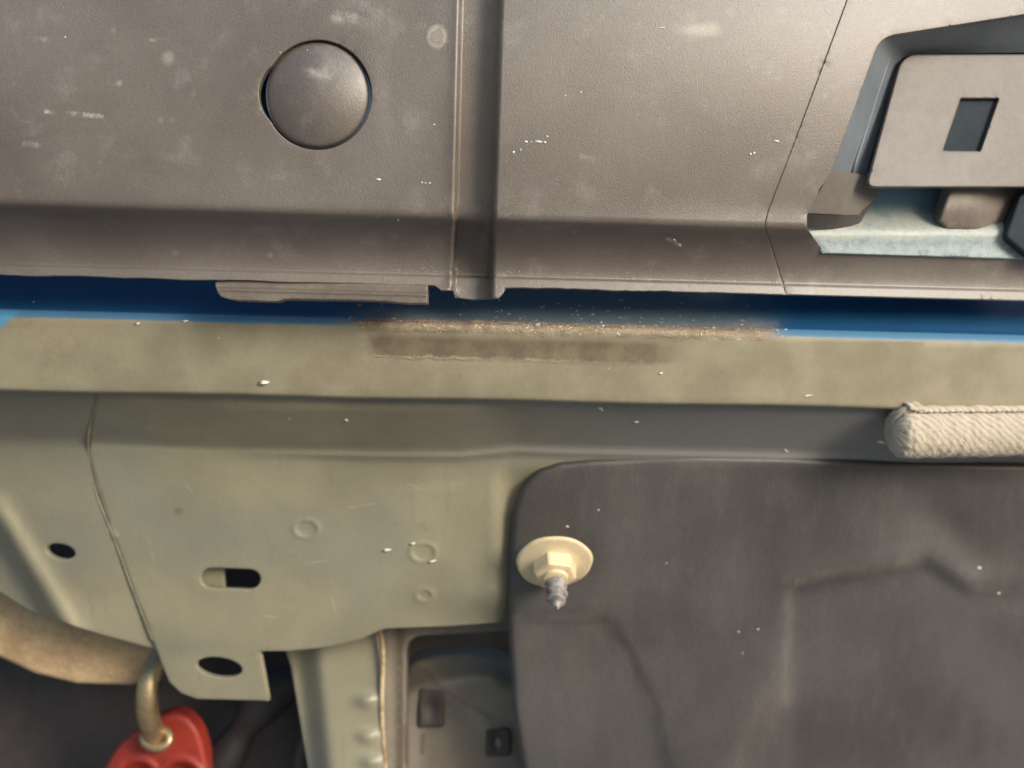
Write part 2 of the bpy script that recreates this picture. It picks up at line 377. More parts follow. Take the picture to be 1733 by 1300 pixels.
def plate(name, outline, wfun, mat, parent, holes=(), thick=2.0, edge=4.0, step=16, lines=(), label=None, edge_mm=None):
    """a formed sheet: outline and holes in photo pixels, depth from wfun (mm), rounded rim, real thickness"""
    loops = [resample(outline, min(step, 9))] + [resample(h, min(step, 7)) for h in holes]
    em = edge * 0.2 if edge_mm is None else edge_mm
    pts = [l for l in loops]; edges = []; base = 0
    for l in loops:
        n = len(l); edges += [(base + i, base + (i + 1) % n) for i in range(n)]; base += n
    nb = base
    def inside(P):
        r = inpoly(P, loops[0])
        for h in loops[1:]: r &= ~inpoly(P, h)
        return r
    def bd(P):
        d = dseg(P, loops[0])
        for h in loops[1:]: d = np.minimum(d, dseg(P, h))
        return d
    for l in loops:
        tan = np.roll(l, -1, 0) - np.roll(l, 1, 0); nn = np.stack([-tan[:, 1], tan[:, 0]], 1)
        nn /= np.linalg.norm(nn, axis=1)[:, None] + 1e-9
        for f in (0.12, 0.35, 0.65, 1.0):
            for sgn in (1, -1):
                Q = l + nn * sgn * edge * f
                ok = inside(Q); Q = Q[ok]
                if len(Q): Q = Q[bd(Q) > edge * f * 0.93]
                pts.append(Q)
    x0, y0 = loops[0].min(0); x1, y1 = loops[0].max(0)
    fx0, fy0, fx1, fy1 = max(x0, -40), max(y0, -40), min(x1, 1780), min(y1, 1340)
    if fx1 > fx0 and fy1 > fy0:
        gx, gy = np.meshgrid(np.arange(fx0, fx1, step), np.arange(fy0, fy1, step))
        gx = gx + (np.arange(gx.shape[0]) % 2)[:, None] * step * .5
        G = np.stack([gx.ravel(), gy.ravel()], 1)
    else: G = np.zeros((0, 2))
    gx, gy = np.meshgrid(np.arange(x0, x1, step * 5), np.arange(y0, y1, step * 5))
    H = np.stack([gx.ravel() + .37, gy.ravel() + .41], 1)
    H = H[~((H[:, 0] > fx0) & (H[:, 0] < fx1) & (H[:, 1] > fy0) & (H[:, 1] < fy1))]
    for pl, offs in lines:
        R = resample(pl, step * .55, False)
        tn = np.gradient(R, axis=0); nn = np.stack([-tn[:, 1], tn[:, 0]], 1); nn /= np.linalg.norm(nn, axis=1)[:, None] + 1e-9
        LQ = np.concatenate([R + nn * o for o in offs])
        LQ = LQ[inside(LQ)]
        if len(LQ): LQ = LQ[bd(LQ) > edge * 1.05]
        pts.append(LQ)
        if len(G) and len(LQ):
            mo = max(abs(o) for o in offs)
            G = G[~(dseg(G, np.concatenate([R, R[::-1]])) < mo + step * .3)]
    for Q in (G, H):
        if len(Q):
            Q = Q[inside(Q)]
            if len(Q): Q = Q[bd(Q) > edge * 1.15]
            pts.append(Q)
    P = np.concatenate([p for p in pts if len(p)])
    res = delaunay_2d_cdt([Vector(p) for p in P], edges, [], 0, 1e-4)
    V = np.array([tuple(v) for v in res[0]]); T = np.array([f for f in res[2] if len(f) == 3])
    T = T[inside(V[T].mean(1))]
    used = np.unique(T); mp = -np.ones(len(V), int); mp[used] = np.arange(len(used)); V = V[used]; T = mp[T]
    a = V[T[:, 1]] - V[T[:, 0]]; b = V[T[:, 2]] - V[T[:, 0]]
    fl = (a[:, 0] * b[:, 1] - a[:, 1] * b[:, 0]) > 0       # y runs down in the picture
    T[fl] = T[fl][:, ::-1]
    d = bd(V); q = np.clip(1 - d / edge, 0, 1)
    w = wfun(V[:, 0], V[:, 1]) - em * (1 - np.sqrt(1 - q * q * 0.999))
    X = F(V[:, 0], V[:, 1], w)
    cnt = {}
    for t in T:
        for i in range(3):
            e = (t[i], t[(i + 1) % 3]); cnt[e] = 1
    rim = [e for e in cnt if (e[1], e[0]) not in cnt]
    ids = sorted({i for e in rim for i in e}); k0 = len(X); r1 = {v: k0 + i for i, v in enumerate(ids)}; r2 = {v: k0 + len(ids) + i for i, v in enumerate(ids)}
    X = np.concatenate([X, X[ids], X[ids] - np.array([0, 0, thick * .001])])
    U = np.concatenate([V, V[ids], V[ids]]) / 1000.0
    faces = [tuple(t) for t in T] + [(r1[e[1]], r1[e[0]], r2[e[0]], r2[e[1]]) for e in rim]
    me = bpy.data.meshes.new(name); me.from_pydata(X.tolist(), [], faces); me.update()
    uv = me.uv_layers.new(name='UVMap'); li = np.zeros(len(me.loops), np.int32); me.loops.foreach_get('vertex_index', li)
    uv.data.foreach_set('uv', U[li].astype(np.float32).ravel())
    me.shade_smooth()
    o = link(name, me, mat, parent)
    if label: o['label'] = label
    return o

def tube(name, pts, radii, mat, parent, seg=14, squash=1.0, cap=True):
    """swept tube through frame points (metres)"""
    bm = bmesh.new(); pts = [Vector(p) for p in pts]; rings = []
    ref = Vector((0, 0, 1))
    for i, p in enumerate(pts):
        t = (pts[min(i+1, len(pts)-1)] - pts[max(i-1, 0)]).normalized()
        a = t.cross(ref)
        if a.length < 1e-3: a = t.cross(Vector((1, 0, 0)))
        a.normalize(); b = a.cross(t)
        r = radii[i] if hasattr(radii, '__len__') else radii
        rings.append([bm.verts.new(p + (a*math.cos(2*math.pi*k/seg) + b*squash*math.sin(2*math.pi*k/seg)) * r) for k in range(seg)])
    for i in range(len(rings)-1):
        for k in range(seg): bm.faces.new((rings[i][k], rings[i][(k+1) % seg], rings[i+1][(k+1) % seg], rings[i+1][k]))
    if cap: bm.faces.new(rings[0][::-1]); bm.faces.new(rings[-1])
    bmesh.ops.recalc_face_normals(bm, faces=bm.faces)
    me = bpy.data.meshes.new(name); bm.to_mesh(me); bm.free(); me.shade_smooth()
    return link(name, me, mat, parent)

def catmull(pts, n=6):
    P = [np.array(p, float) for p in pts]; out = []
    for i in range(len(P)-1):
        p0, p1, p2, p3 = P[max(i-1, 0)], P[i], P[i+1], P[min(i+2, len(P)-1)]
        for k in range(n):
            t = k/n; out.append(.5*((2*p1)+(-p0+p2)*t+(2*p0-5*p1+4*p2-p3)*t*t+(-p0+3*p1-3*p2+p3)*t**3))
    out.append(P[-1]); return out

def lathe(name, prof, mat, parent, seg=40, fn=None, smooth=True):
    """profile of (radius, height) round local z, in metres"""
    bm = bmesh.new(); rings = []
    for r, z in prof:
        ring = []
        for k in range(seg):
            th = 2*math.pi*k/seg; rr = r if fn is None else fn(r, z, th)
            ring.append(bm.verts.new((rr*math.cos(th), rr*math.sin(th), z)))
        rings.append(ring)
    for i in range(len(rings)-1):
        for k in range(seg): bm.faces.new((rings[i][k], rings[i][(k+1) % seg], rings[i+1][(k+1) % seg], rings[i+1][k]))
    bm.faces.new(rings[0][::-1]); bm.faces.new(rings[-1])
    bmesh.ops.recalc_face_normals(bm, faces=bm.faces)
    me = bpy.data.meshes.new(name); bm.to_mesh(me); bm.free()
    if smooth: me.shade_smooth()
    return link(name, me, mat, parent)

def thing(name, label, cat, group=None, loc=(0, 0, 0)):
    o = bpy.data.objects.new(name, None); COL.objects.link(o)
    o.empty_display_size = 0.02
    o.location = M @ Vector(loc); o.rotation_euler = ROT
    o['label'] = label; o['category'] = cat
    if group: o['group'] = group
    return o

def nz(x, y, sc, seed=0.0):
    return np.array([noise.noise(Vector((a*sc, b*sc, seed))) for a, b in zip(np.ravel(x), np.ravel(y))])

# ---------------------------------------------------------------- the ground
bm = bmesh.new()
n = 40
for i in range(n+1):
    for j in range(n+1):
        u, v = (i/n*2-1), (j/n*2-1)
        bm.verts.new((math.copysign(abs(u)**3, u)*120, math.copysign(abs(v)**3, v)*120, 0))
bm.verts.ensure_lookup_table()
for i in range(n):
    for j in range(n):
        a = i*(n+1)+j; bm.faces.new([bm.verts[k] for k in (a, a+n+1, a+n+2, a+1)])
me = bpy.data.meshes.new('ground'); bm.to_mesh(me); bm.free()
g = link('ground', me, M_GROUND); g['kind'] = 'structure'

# ---------------------------------------------------------------- the car
car = thing('car', 'lower edge of blue car with grey plastic bumper cover and grey green steel underneath', 'car')

fold = lambda x: 347 + 0.031*x
lip = lambda x: 447 + 0.0255*x
gl = lambda y: 777 - 12*y/490
gr_ = lambda y: 850 - 15*y/470

def w_cover(x, y):
    f, l = fold(x), lip(x)
    w = 9 - np.minimum((np.clip(y, -400, f) - 60)**2*.0001, 9)*(.35 + .65*ss(300, 1200, x))
    s = np.clip((y - f + 10)/(l - f + 10), 0, 1)
    w = w - 20*(1 - (1 - s)**2.1)*ss(0, .22, s)
    w = w + 1.1*ss(-1.5, 1.5, y - l) + 0.05*np.clip(y - l, 0, 40)
    L = ss(0, 4, x - gl(y)); R = 1 - ss(-11, 1, x - gr_(y))
    w = w - 9.5*L*R + 0.5*np.exp(-((x - gl(y) + 4)/4)**2)
    w = w - 0.35*ss(-3, 3, x - (632 + y*.09))*ss(330, 200, y)*ss(765, 690, x)
    w = w - 0.25*np.exp(-((y - f + 22)/14)**2)*-1
    return w

xs_f = np.arange(-400, 2200, 40)
foldline = [(x, fold(x)) for x in xs_f]; lipline = [(x, lip(x)) for x in xs_f]
gll = [(gl(y), y) for y in np.arange(-400, 505, 30)]; grl = [(gr_(y), y) for y in np.arange(-400, 505, 30)]
seam = [(1600, -560), (1433, 0), (1371, 168), (1328, 283), (1300, 355), (1294, 380), (1300, 400), (1326, 482), (1330, 498)]
lb = lambda x: (x, lip(x) + 17)
ragged = lambda xs: [(x, lip(x) + 17 + 2.2*noise.noise(Vector((x*.011, 0, 0))) + 1.2*noise.noise(Vector((x*.06, 3, 0)))) for x in xs]
main_outline = ([(-900, -560)] + seam + ragged(range(1300, 870, -10)) + [(857, 487), (850, 498), (844, 504), (800, 507), (770, 503), (767, 491), (746, 491), (736, 483)]
                + ragged(range(720, -60, -10)) + [(-900, 441)])
plug_hole = [(x, y) if not (x < 500 and abs(y - 158) < 42) else (438 + ((y - 158)/42)**2*16, y) for x, y in ellipse(538, 160, 91, 93, 0, 90)]
cover = plate('bumper_cover', main_outline, w_cover, M_COVER, car, holes=[plug_hole], thick=3, edge=1.8, step=16,
              lines=[(foldline, [-24, -14, -6, 0, 6, 14, 24, 36]), (lipline, [-8, -4, -1.6, 0, 1.6, 4]),
                     (gll, [-9, -5, -2, 0, 1.3, 2.6, 4, 7]), (grl, [-18, -13, -9, -5, -1, 3, 8])],
              label='grey brown plastic bumper cover split by a vertical groove, with a round plug')
def w_plug(x, y):
    r2 = ((x - 538)/88)**2 + ((y - 160)/90)**2
    return w_cover(np.full_like(x, 538.0), np.full_like(y, 160.0)) - 1.6 + 4.2*(1 - r2) + 0.012*(y - 160)*-1
plate('tow_eye_plug', ellipse(538, 160, 88, 90, 0, 64), w_plug, M_COVER, cover, thick=4, edge=7, step=12, edge_mm=1.6)
plate('plug_socket', ellipse(533, 159, 106, 104, 0, 40), lambda x, y: -3 + 0*x, M_BLACK, cover, thick=2, edge=3, step=30)

# the corner piece to the right of the seam, with the latch pocket cut into it
pocket = rounded([(2050, -20), (1733, 24), (1490, 62), (1408, 290), (1366, 362), (1366, 386), (1394, 424), (1700, 433), (1745, 441), (2050, 455)],
                 [0, 0, 26, 8, 4, 2, 4, 10, 10, 0])
corner_outline = ([(2600, -560)] + [(x + 0.3, y) for x, y in seam] + [lb(x) for x in range(1350, 2100, 30)] + [(2600, 525)])
def w_corner(x, y):
    return w_cover(x, y) - 1.6*ss(30, 0, y - (290 + (1412 - x)*1.2))*0
corner = plate('bumper_corner', corner_outline, w_corner, M_COVER, car, holes=[pocket], thick=3, edge=1.8, step=16,
               lines=[(foldline, [-24, -14, -6, 0, 6, 14, 24, 36]), (lipline, [-8, -4, -1.6, 0, 1.6, 4])],
               label='grey brown bumper corner piece right of the thin seam, with an open pocket')

def strip(name, A, B, mat, parent, mid=0, bulge=0.0):
    """ruled wall between two rows of (px, py, w)"""
    rows = []
    for k in range(mid + 2):
        t = k/(mid + 1)
        rows.append([tuple(np.array(a)*(1-t) + np.array(b)*t + np.array((0, 0, bulge*math.sin(math.pi*t)))) for a, b in zip(A, B)])
    P = np.array(rows); X = F(P[..., 0], P[..., 1], P[..., 2]); n = len(A); fs = []
    for r in range(mid + 1):
        for i in range(n - 1): fs.append((r*n+i, r*n+i+1, (r+1)*n+i+1, (r+1)*n+i))
    me = bpy.data.meshes.new(name); me.from_pydata(X.reshape(-1, 3).tolist(), [], fs)
    uv = me.uv_layers.new(name='UVMap'); li = np.zeros(len(me.loops), np.int32); me.loops.foreach_get('vertex_index', li)
    uv.data.foreach_set('uv', (P[..., :2].reshape(-1, 2)[li]/1000).astype(np.float32).ravel())
    bm = bmesh.new(); bm.from_mesh(me); bmesh.ops.recalc_face_normals(bm, faces=bm.faces)
    bm.to_mesh(me); bm.free(); me.shade_smooth()
    return link(name, me, mat, parent)

wc = lambda x, y: float(w_cover(np.array([float(x)]), np.array([float(y)]))[0])
top_out = [(2050, -20), (1900, 2), (1733, 24), (1600, 45), (1525, 57), (1502, 62), (1490, 70), (1482, 84), (1468, 122), (1445, 186), (1418, 262), (1409, 288)]
top_in = [(2050, 84), (1900, 86), (1733, 88), (1600, 90), (1550, 92), (1535, 94), (1526, 99), (1519, 108), (1510, 140), (1492, 205), (1470, 280), (1464, 306)]
OUT = [(x-1, y-1, wc(x, y) - 1.0) for x, y in top_out]; INN = [(x, y, -14.0) for x, y in top_in]
strip('pocket_wall', OUT, INN, M_DARKPL, corner, mid=5, bulge=-1.0)
ridge_pts = [F(a*.45+c*.55 + 2, b*.45+d*.55, -7.0) for (a, b), (c, d) in zip(top_out[7:], top_in[7:])]
tube('pocket_rib', ridge_pts, 0.0007, M_DARKPL, corner, seg=8)
# sloping foot below the pocket wall
strip('pocket_foot', [(1409, 286, wc(1409, 286) - 1), (1390, 318, 3), (1366, 360, wc(1366, 360) - 2)],
      [(1490, 300, -17), (1486, 330, -17), (1452, 364, -14)], M_TAUPE, corner, mid=3, bulge=1.0)
strip('foot_edge', [(1365, 361, wc(1366, 360) - 2), (1410, 363, -5), (1455, 363, -13.5), (1478, 330, -16.5)],
      [(1364, 386, -10), (1410, 386, -12), (1452, 384, -16), (1487, 318, -23)], M_VENT, corner, mid=1)
plate('latch_cover', rounded([(1527, 92), (2050, 90), (2050, 316), (1466, 316)], [26, 4, 4, 16]),
      lambda x, y: -9 + (y - 90)*.035, M_TAUPE, corner,
      holes=[[(1626, 166), (1690, 166), (1659, 255), (1596, 254)]], thick=2.5, edge=3, step=18,
      label='flat taupe latch cover with one slanted dark slot')
plate('latch_slot', [(1610, 155), (1715, 155), (1690, 270), (1575, 270)], lambda x, y: -9.2 + (y - 90)*.035 - 2.6, M_SLATE, corner, thick=1, edge=2, step=30)
def w_galv(x, y):
    return -24 + 12*ss(352, 392, y) - 1.0*ss(400, 416, y)
plate('latch_bracket', [(1470, 290), (1800, 290), (1800, 440), (1392, 428), (1358, 380), (1440, 372)], w_galv, M_GALV, corner, thick=2, edge=2.5, step=10,
      label='bare galvanised latch bracket')
plate('latch_block', rounded([(1612, 300), (1800, 300), (1800, 378), (1690, 390), (1602, 388), (1588, 374)], [2, 2, 2, 10, 4, 4]),
      lambda x, y: -9 - 7*ss(1640, 1720, x) - 3*ss(350, 390, y), M_CLIP, corner, thick=9, edge=8, step=10, label='brown latch block beside the bracket')
plate('latch_wedge', rounded([(1725, 330), (1800, 300), (1800, 445), (1745, 438), (1700, 400)], 8),
      lambda x, y: -7 + 0*x, M_SLATE, corner, thick=10, edge=8, step=12)
plate('pocket_back', [(1400, 40), (2100, -20), (2100, 460), (1360, 440)], lambda x, y: -36 + 0*x, M_BLACK, corner, thick=1, edge=2, step=50)

# long clip rail under the lip
def w_clip(x, y):
    t = y - (477 + (x - 370)*.0275)
    return -11.5 - 2.5*ss(12, 5, t) + 0.5*np.exp(-((t - 12)/2.5)**2)
plate('clip_rail', rounded([(362, 474), (420, 473), (724, 482), (723, 513), (690, 513), (640, 509), (480, 506), (470, 510), (398, 508), (370, 502)], [8, 2, 2, 2, 4, 4, 4, 4, 12, 12]),
      w_clip, M_CLIP, car, thick=7, edge=2.4, step=8, lines=[([(368, 487.5), (724, 497.3)], [-7, -5.5, -4, -2.8, -1.6, -.5, .6, 1.8, 3.2, 5, 8, 11])],
      label='thin brown plastic clip rail under the bumper lip')

# the sill: blue paint above the edge, primer below, scraped in the middle
e_ = lambda x: 523 + 0.0255*x
b_ = lambda x: 663 + 0.0200*x
def w_sill(x, y):
    t = y - e_(x)
    w = -34 + np.where(t < 0, t*.16, np.where(t < 13, t*.16, 13*.16 - (t - 13)*.05))
    w = w + .9*ss(-2, 2, t)
    zone = ss(560, 640, x)*ss(1340, 1240, x)
    nn = nz(x, y, .045, 1.0)*.7 + nz(x, y, .13, 5.0)*.45
    w = w + zone*np.exp(-((t - 6)/12)**2)*nn*1.0
    patch = ss(590, 660, x)*ss(1180, 1060, x)*ss(16, 44, t)*ss(74 + nn*6, 52 + nn*6, t)
    return w - .25*patch + .10*zone*np.exp(-((t - 66 + nn*8)/4)**2)
eline = [(x, e_(x)) for x in xs_f]
sill = plate('sill_panel', [(-900, 400), (2600, 450), (2600, 716)] + [(x, b_(x) + .9*math.sin(x*.013)) for x in range(1900, -200, -40)] + [(-900, 645)],
             w_sill, M_SILL, car, thick=18, edge=7, step=10, edge_mm=2.2,
             lines=[(eline, [-12, -7, -3, 0, 3, 6, 10, 14])],
             label='sill panel, blue above and grey green primer below, scraped to rusty metal in the middle')

# formed cross beam below the sill
def ridge(x):
    return np.interp(x, [-400, 0, 150, 400, 620, 780, 870, 960, 1500, 2000], [742, 746, 752, 764, 771, 772, 763, 766, 778, 785])
def w_beam(x, y):
    t = y - ridge(x)
    soft = np.interp(x, [0, 250, 600, 900], [34, 26, 7, 6])
    k = ss(0, 1, (t/soft + 1)/2)
    up = np.minimum(-72 + np.clip(-t, 0, None)*.33, -44 + .02*(650 - y))
    dn = -72 - np.clip(t, 0, None)*.06
    w = up*(1 - k) + dn*k + 2.4*np.exp(-((t - 1)/6)**2)*ss(300, 620, x)
    # stamped rings and right hand curl
    for cx, cy, r in ((518, 896, 21), (716, 936, 22), (718, 1008, 14)):
        d = np.hypot(x - cx, (y - cy)*1.4)
        w = w + .55*np.exp(-((d - r)/4)**2) - .3*ss(r, r - 8, d)
    w = w - 5*ss(835, 868, x)*ss(780, 830, y) + .8*np.exp(-((x - 838)/7)**2)*ss(780, 830, y)
    w = w - 6*ss(1000, 1060, y)*ss(640, 860, x)
    w = w - .8*ss(1096, 1106, y)*ss(470, 400, x)
    return w
rl = [(x, float(ridge(x))) for x in range(-300, 2000, 30)]
slot = [(360 + 20*math.cos(t), 979 + 17*math.sin(t)) for t in np.linspace(math.pi/2, 3*math.pi/2, 12)]
slot = [(x - 1, y) for x, y in slot] + [(421 + 20*math.cos(t), 981 + 17*math.sin(t)) for t in np.linspace(-math.pi/2, math.pi/2, 12)]
beam_outline = [(168, 630), (2600, 640), (2600, 830), (900, 835), (888, 900), (880, 1052), (760, 1061), (655, 1065), (640, 1069), (612, 1083), (560, 1096), (490, 1103), (441, 1103), (456, 1187)] + \
    [(333, 1184), (306, 1174), (286, 1155), (272, 1120), (262, 1095), (226, 1000), (192, 906), (162, 830), (150, 765), (154, 720)]
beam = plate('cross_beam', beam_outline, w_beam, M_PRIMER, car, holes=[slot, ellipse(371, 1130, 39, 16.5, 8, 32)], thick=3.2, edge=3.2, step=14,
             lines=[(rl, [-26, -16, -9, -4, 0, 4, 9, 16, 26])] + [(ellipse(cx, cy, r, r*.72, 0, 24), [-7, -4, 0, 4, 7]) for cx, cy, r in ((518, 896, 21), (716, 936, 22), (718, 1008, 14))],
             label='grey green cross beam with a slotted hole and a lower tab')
plate('slot_backing', [(318, 945), (378, 945), (382, 1015), (318, 1015)], lambda x, y: w_beam(x, y) - 6, M_PRIMER, beam, thick=2, edge=3, step=12)

def w_side(x, y):
    w = w_beam(np.full_like(x, 150.0), y) - 0.3 - ((x - 150)/330)**2*14
    r = (y - 866) - (x*1.62)                     # raised rolled rim towards the lower left
    d = r/1.9
    return w + 3.2*np.exp(-(d/17)**2)*ss(820, 880, y) - 9*ss(8, 40, d)*ss(830, 900, y)
side = plate('side_plate', [(-900, 620), (190, 630), (190, 760), (212, 900), (285, 1100), (262, 1100), (180, 1078), (115, 1058), (58, 1040), (0, 1004), (-300, 870), (-900, 700)],
             w_side, M_PRIMER, car, holes=[ellipse(103, 934, 24.5, 12.5, 12, 28)], thick=3, edge=4, step=12,
             lines=[([(0, 866), (60, 963), (115, 1052)], [-26, -18, -10, -4, 2, 8, 14, 22, 32])],
             label='grey green side plate left of the beam seam with one small oval hole')

sx = [(170, 664), (160, 690), (152, 720), (149, 765), (160, 826), (174, 866), (190, 904), (207, 950), (225, 1000), (244, 1048), (258, 1084)]
tube('seam_sealer', catmull([F(x, y, float(w_beam(np.array([float(x + 3)]), np.array([float(y)]))[0]) - .75) for x, y in sx], 5),
     [0.0006 + .00025*noise.noise(Vector((i*.23, 1, 0))) for i in range(51)], M_SEALER, beam, seg=8)
def w_leg(x, y):
    w = -109 + (y - 1100)*.02 - 9*ss(545, 500, x - (y - 1100)*.1)
    for cx, cy in ((620, 1187), (622, 1247), (628, 1291)):
        q = ((x - cx)/19)**2 + ((y - cy)/11)**2
        w = w + 3.2*np.exp(-q*1.4)
    return w
leg = plate('support_leg', [(478, 1085), (560, 1070), (640, 1055), (646, 1150), (650, 1300), (655, 1700), (560, 1700), (524, 1320), (508, 1225), (492, 1130)],
            w_leg, M_PRIMER, car, thick=3, edge=4, step=8, label='grey green support leg with three weld bumps')
tube('flange_edge', catmull([F(643, 1066, -105), F(648, 1110, -106), F(646, 1200, -106.5), F(651, 1290, -106), F(657, 1420, -105), F(660, 1700, -104)], 8),
     0.00105, M_RUSTEDGE, leg, seg=10)

inner = plate('inner_panel', [(630, 1030), (960, 1030), (960, 1700), (630, 1700)], lambda x, y: -124 - 2.0*np.exp(-((x - 668)/9)**2), M_INNER, car,
              holes=[rounded([(688, 1078), (905, 1066), (905, 1660), (684, 1660)], [30, 4, 4, 4], 8)], thick=14, edge=7, step=10,
              label='dim formed panel seen in the opening beside the support leg')
plate('opening_back', [(640, 1040), (960, 1040), (960, 1700), (640, 1700)], lambda x, y: -160 + 0*x, M_INNER, car, thick=2, edge=4, step=40)
def w_box(x, y):
    a = y - (1108 + ((x - 805)/120.0)**2*34)
    return -141 + 9*ss(0, 46, a) - 3*ss(40, 80, a)*ss(690, 720, x) - 6*ss(835, 870, x)*ss(1190, 1120, y) + 2.5*np.exp(-((x - 745 - (y - 1150)*.9)/26)**2)
box = plate('moulded_box', rounded([(680, 1150), (690, 1122), (735, 1108), (800, 1104), (860, 1112), (920, 1130), (920, 1690), (680, 1690)], [10, 14, 20, 20, 20, 4, 4, 4]), w_box, M_INNER, car, thick=20, edge=12, step=9, edge_mm=5,
            label='rounded moulded box deep inside the opening, with two dark vents')
for vx, vy, vw, vh in ((730, 1199, 21, 32), (843, 1258, 21, 22)):
    plate('vent', rounded([(vx - vw, vy - vh), (vx + vw, vy - vh - 1), (vx + vw + 1, vy + vh), (vx - vw, vy + vh + 1)], 6),
          lambda x, y, vx=vx, vy=vy: -131.0 - 2.2*np.exp(-((x - vx)/10)**2 - ((y - vy)/17)**2), M_VENT, box, thick=5, edge=5, step=6)

# dark plastic liner on the right
def w_liner(x, y):
    w = -70 - (y - 775)*.05 + 2.5*ss(1200, 1733, x)
    def crease(a, b, h, s):
        a = np.array(a, float); b = np.array(b, float); ab = b - a; L = ab @ ab
        t = np.clip(((x - a[0])*ab[0] + (y - a[1])*ab[1])/L, 0, 1)
        return h*np.exp(-((x - a[0] - t*ab[0])**2 + (y - a[1] - t*ab[1])**2)/s**2)
    # raised boss lower right, sunken bay lower left
    top = np.interp(x, [1335, 1560, 1640, 2000], [985, 947, 1000, 1000])
    w = w - 3*ss(1312, 1352, x)*ss(-18, 20, y - top)*ss(1900, 1600, x)
    bx = np.interp(y, [1040, 1100, 1210, 1400], [1020, 1062, 1112, 1150])
    w = w - 2.0*ss(18, -18, x - bx)*ss(1030, 1060, y)
    w = w + crease((1335, 985), (1555, 947), 1.0, 15) + crease((1310, 1140), (1240, 1360), 1.3, 40) + crease((1325, 870), (1325, 980), 1.4, 40)
    w = w - crease((1580, 870), (1650, 940), 1.2, 34) + crease((1640, 1010), (1733, 1050), 1.0, 40)
    w = w + nz(x, y, .006, 2.0)*2.0
    return w
liner = plate('underbody_liner', [(880, 832), (892, 812), (912, 795), (945, 782), (1000, 776), (1100, 772), (1180, 769), (1330, 772), (1500, 780), (2600, 800), (2600, 1800), (905, 1800), (890, 1400), (885, 1310), (868, 1200), (860, 1060), (862, 940), (868, 870)],
              w_liner, M_LINER, car, thick=4, edge=13, step=14, edge_mm=4,
              lines=[([(1335, 1700), (1331, 1200), (1333, 985), (1555, 947), (1640, 1000)], [-16, -9, -3, 3, 9, 16]), ([(860, 1046), (1020, 1046), (1062, 1100), (1112, 1210), (1150, 1400)], [-12, -6, 0, 6, 12])],
              label='dark brown plastic underbody liner at lower right')

# deep dark parts behind
plate('floor_pan', [(-1400, 560), (3000, 560), (3000, 2300), (-1400, 2300)], lambda x, y: -195 + 6*nz(x, y, .004, 3), M_FLOOR, car, thick=3, edge=5, step=50, label='dark floor pan deep behind the beam')
def w_pad(x, y): return -122 + 0*x
pad = [(-500, 760), (-250, 880), (0, 985), (60, 1020), (120, 1040), (262, 1075), (292, 1100), (290, 1125), (262, 1146), (225, 1160), (130, 1157), (60, 1140), (0, 1112), (-250, 990), (-500, 880)]
plate('felt_pad', pad, w_pad, M_TAN, car, thick=8, edge=7, step=10, edge_mm=1.5, label='tan felt pad curving under the side plate')
tube('brake_pipe', catmull([F(300, 1420, -150), F(390, 1270, -148), F(455, 1180, -146), F(560, 1120, -146)], 6), [0.006 + .004*abs(math.sin(i*.4)) for i in range(19)], M_BLACK, car, seg=16)
tube('brake_pipe', catmull([F(470, 1420, -140), F(500, 1310, -140), F(515, 1250, -140), F(560, 1180, -140)], 6), 0.0022, M_FLOOR, car, seg=10)

# ---------------------------------------------------------------- screw with flange
screw = bpy.data.objects.new('screw', None); COL.objects.link(screw); screw.parent = car; screw.empty_display_size = .01
screw['label'] = 'cream flanged screw hanging point down from the dark liner'
wl = float(w_liner(np.array([938.]), np.array([953.]))[0])
axis = Vector((0.03, -0.66, 0.75)).normalized()
sp = Vector(F(938, 953, wl + 7))
screw.matrix_local = Matrix.Translation(sp) @ axis.to_track_quat('Z', 'Y').to_matrix().to_4x4()
k = S*(D - (wl + 7)*.001)/D
R = 65*k
wob = lambda r, z, th: r*(1 + .012*math.sin(3*th + 1) + .008*math.sin(7*th))
lathe('washer', [(R*.2, -.0012), (R*.93, -.0012), (R*.985, -.0009), (R, -.0002), (R*.985, .0004), (R*.9, .0006), (R*.7, .0009), (R*.52, .0015), (R*.44, .0022), (R*.3, .0026)], M_CREAM, screw, 56, wob)
def hexr(r, z, th):
    a = (th + math.radians(14)) % (math.pi/3) - math.pi/6
    return r*math.cos(math.pi/6)/math.cos(a) if r > R*.37 else r
lathe('hex_collar', [(R*.60, .0008), (R*.585, .0014), (R*.57, .0066), (R*.53, .0074), (R*.40, .0077), (R*.33, .0076), (R*.32, .0092), (R*.24, .0095)], M_CREAM, screw, 60, hexr, smooth=False)
prof = []
L0, L1 = .0085, .0235; rr = R*.205
for i in range(56):
    t = i/55; z = L0 + (L1 - L0)*t
    prof.append((rr*(1.05 if t < .66 else max(.05, 1.05*(1 - ((t - .66)/.34)**1.25))), z))
def thr(r, z, th):
    ph = (z/.0036 + th/(2*math.pi)) % 1
    return r*(.9 + .45*max(0, 1 - abs(ph - .5)*3.2) - .03*math.sin(th*2 + z*3000))
lathe('shank', prof, M_ZINC, screw, 28, thr)
lathe('stem', [(R*.22, -.010), (R*.22, -.001)], M_CREAM, screw, 16)

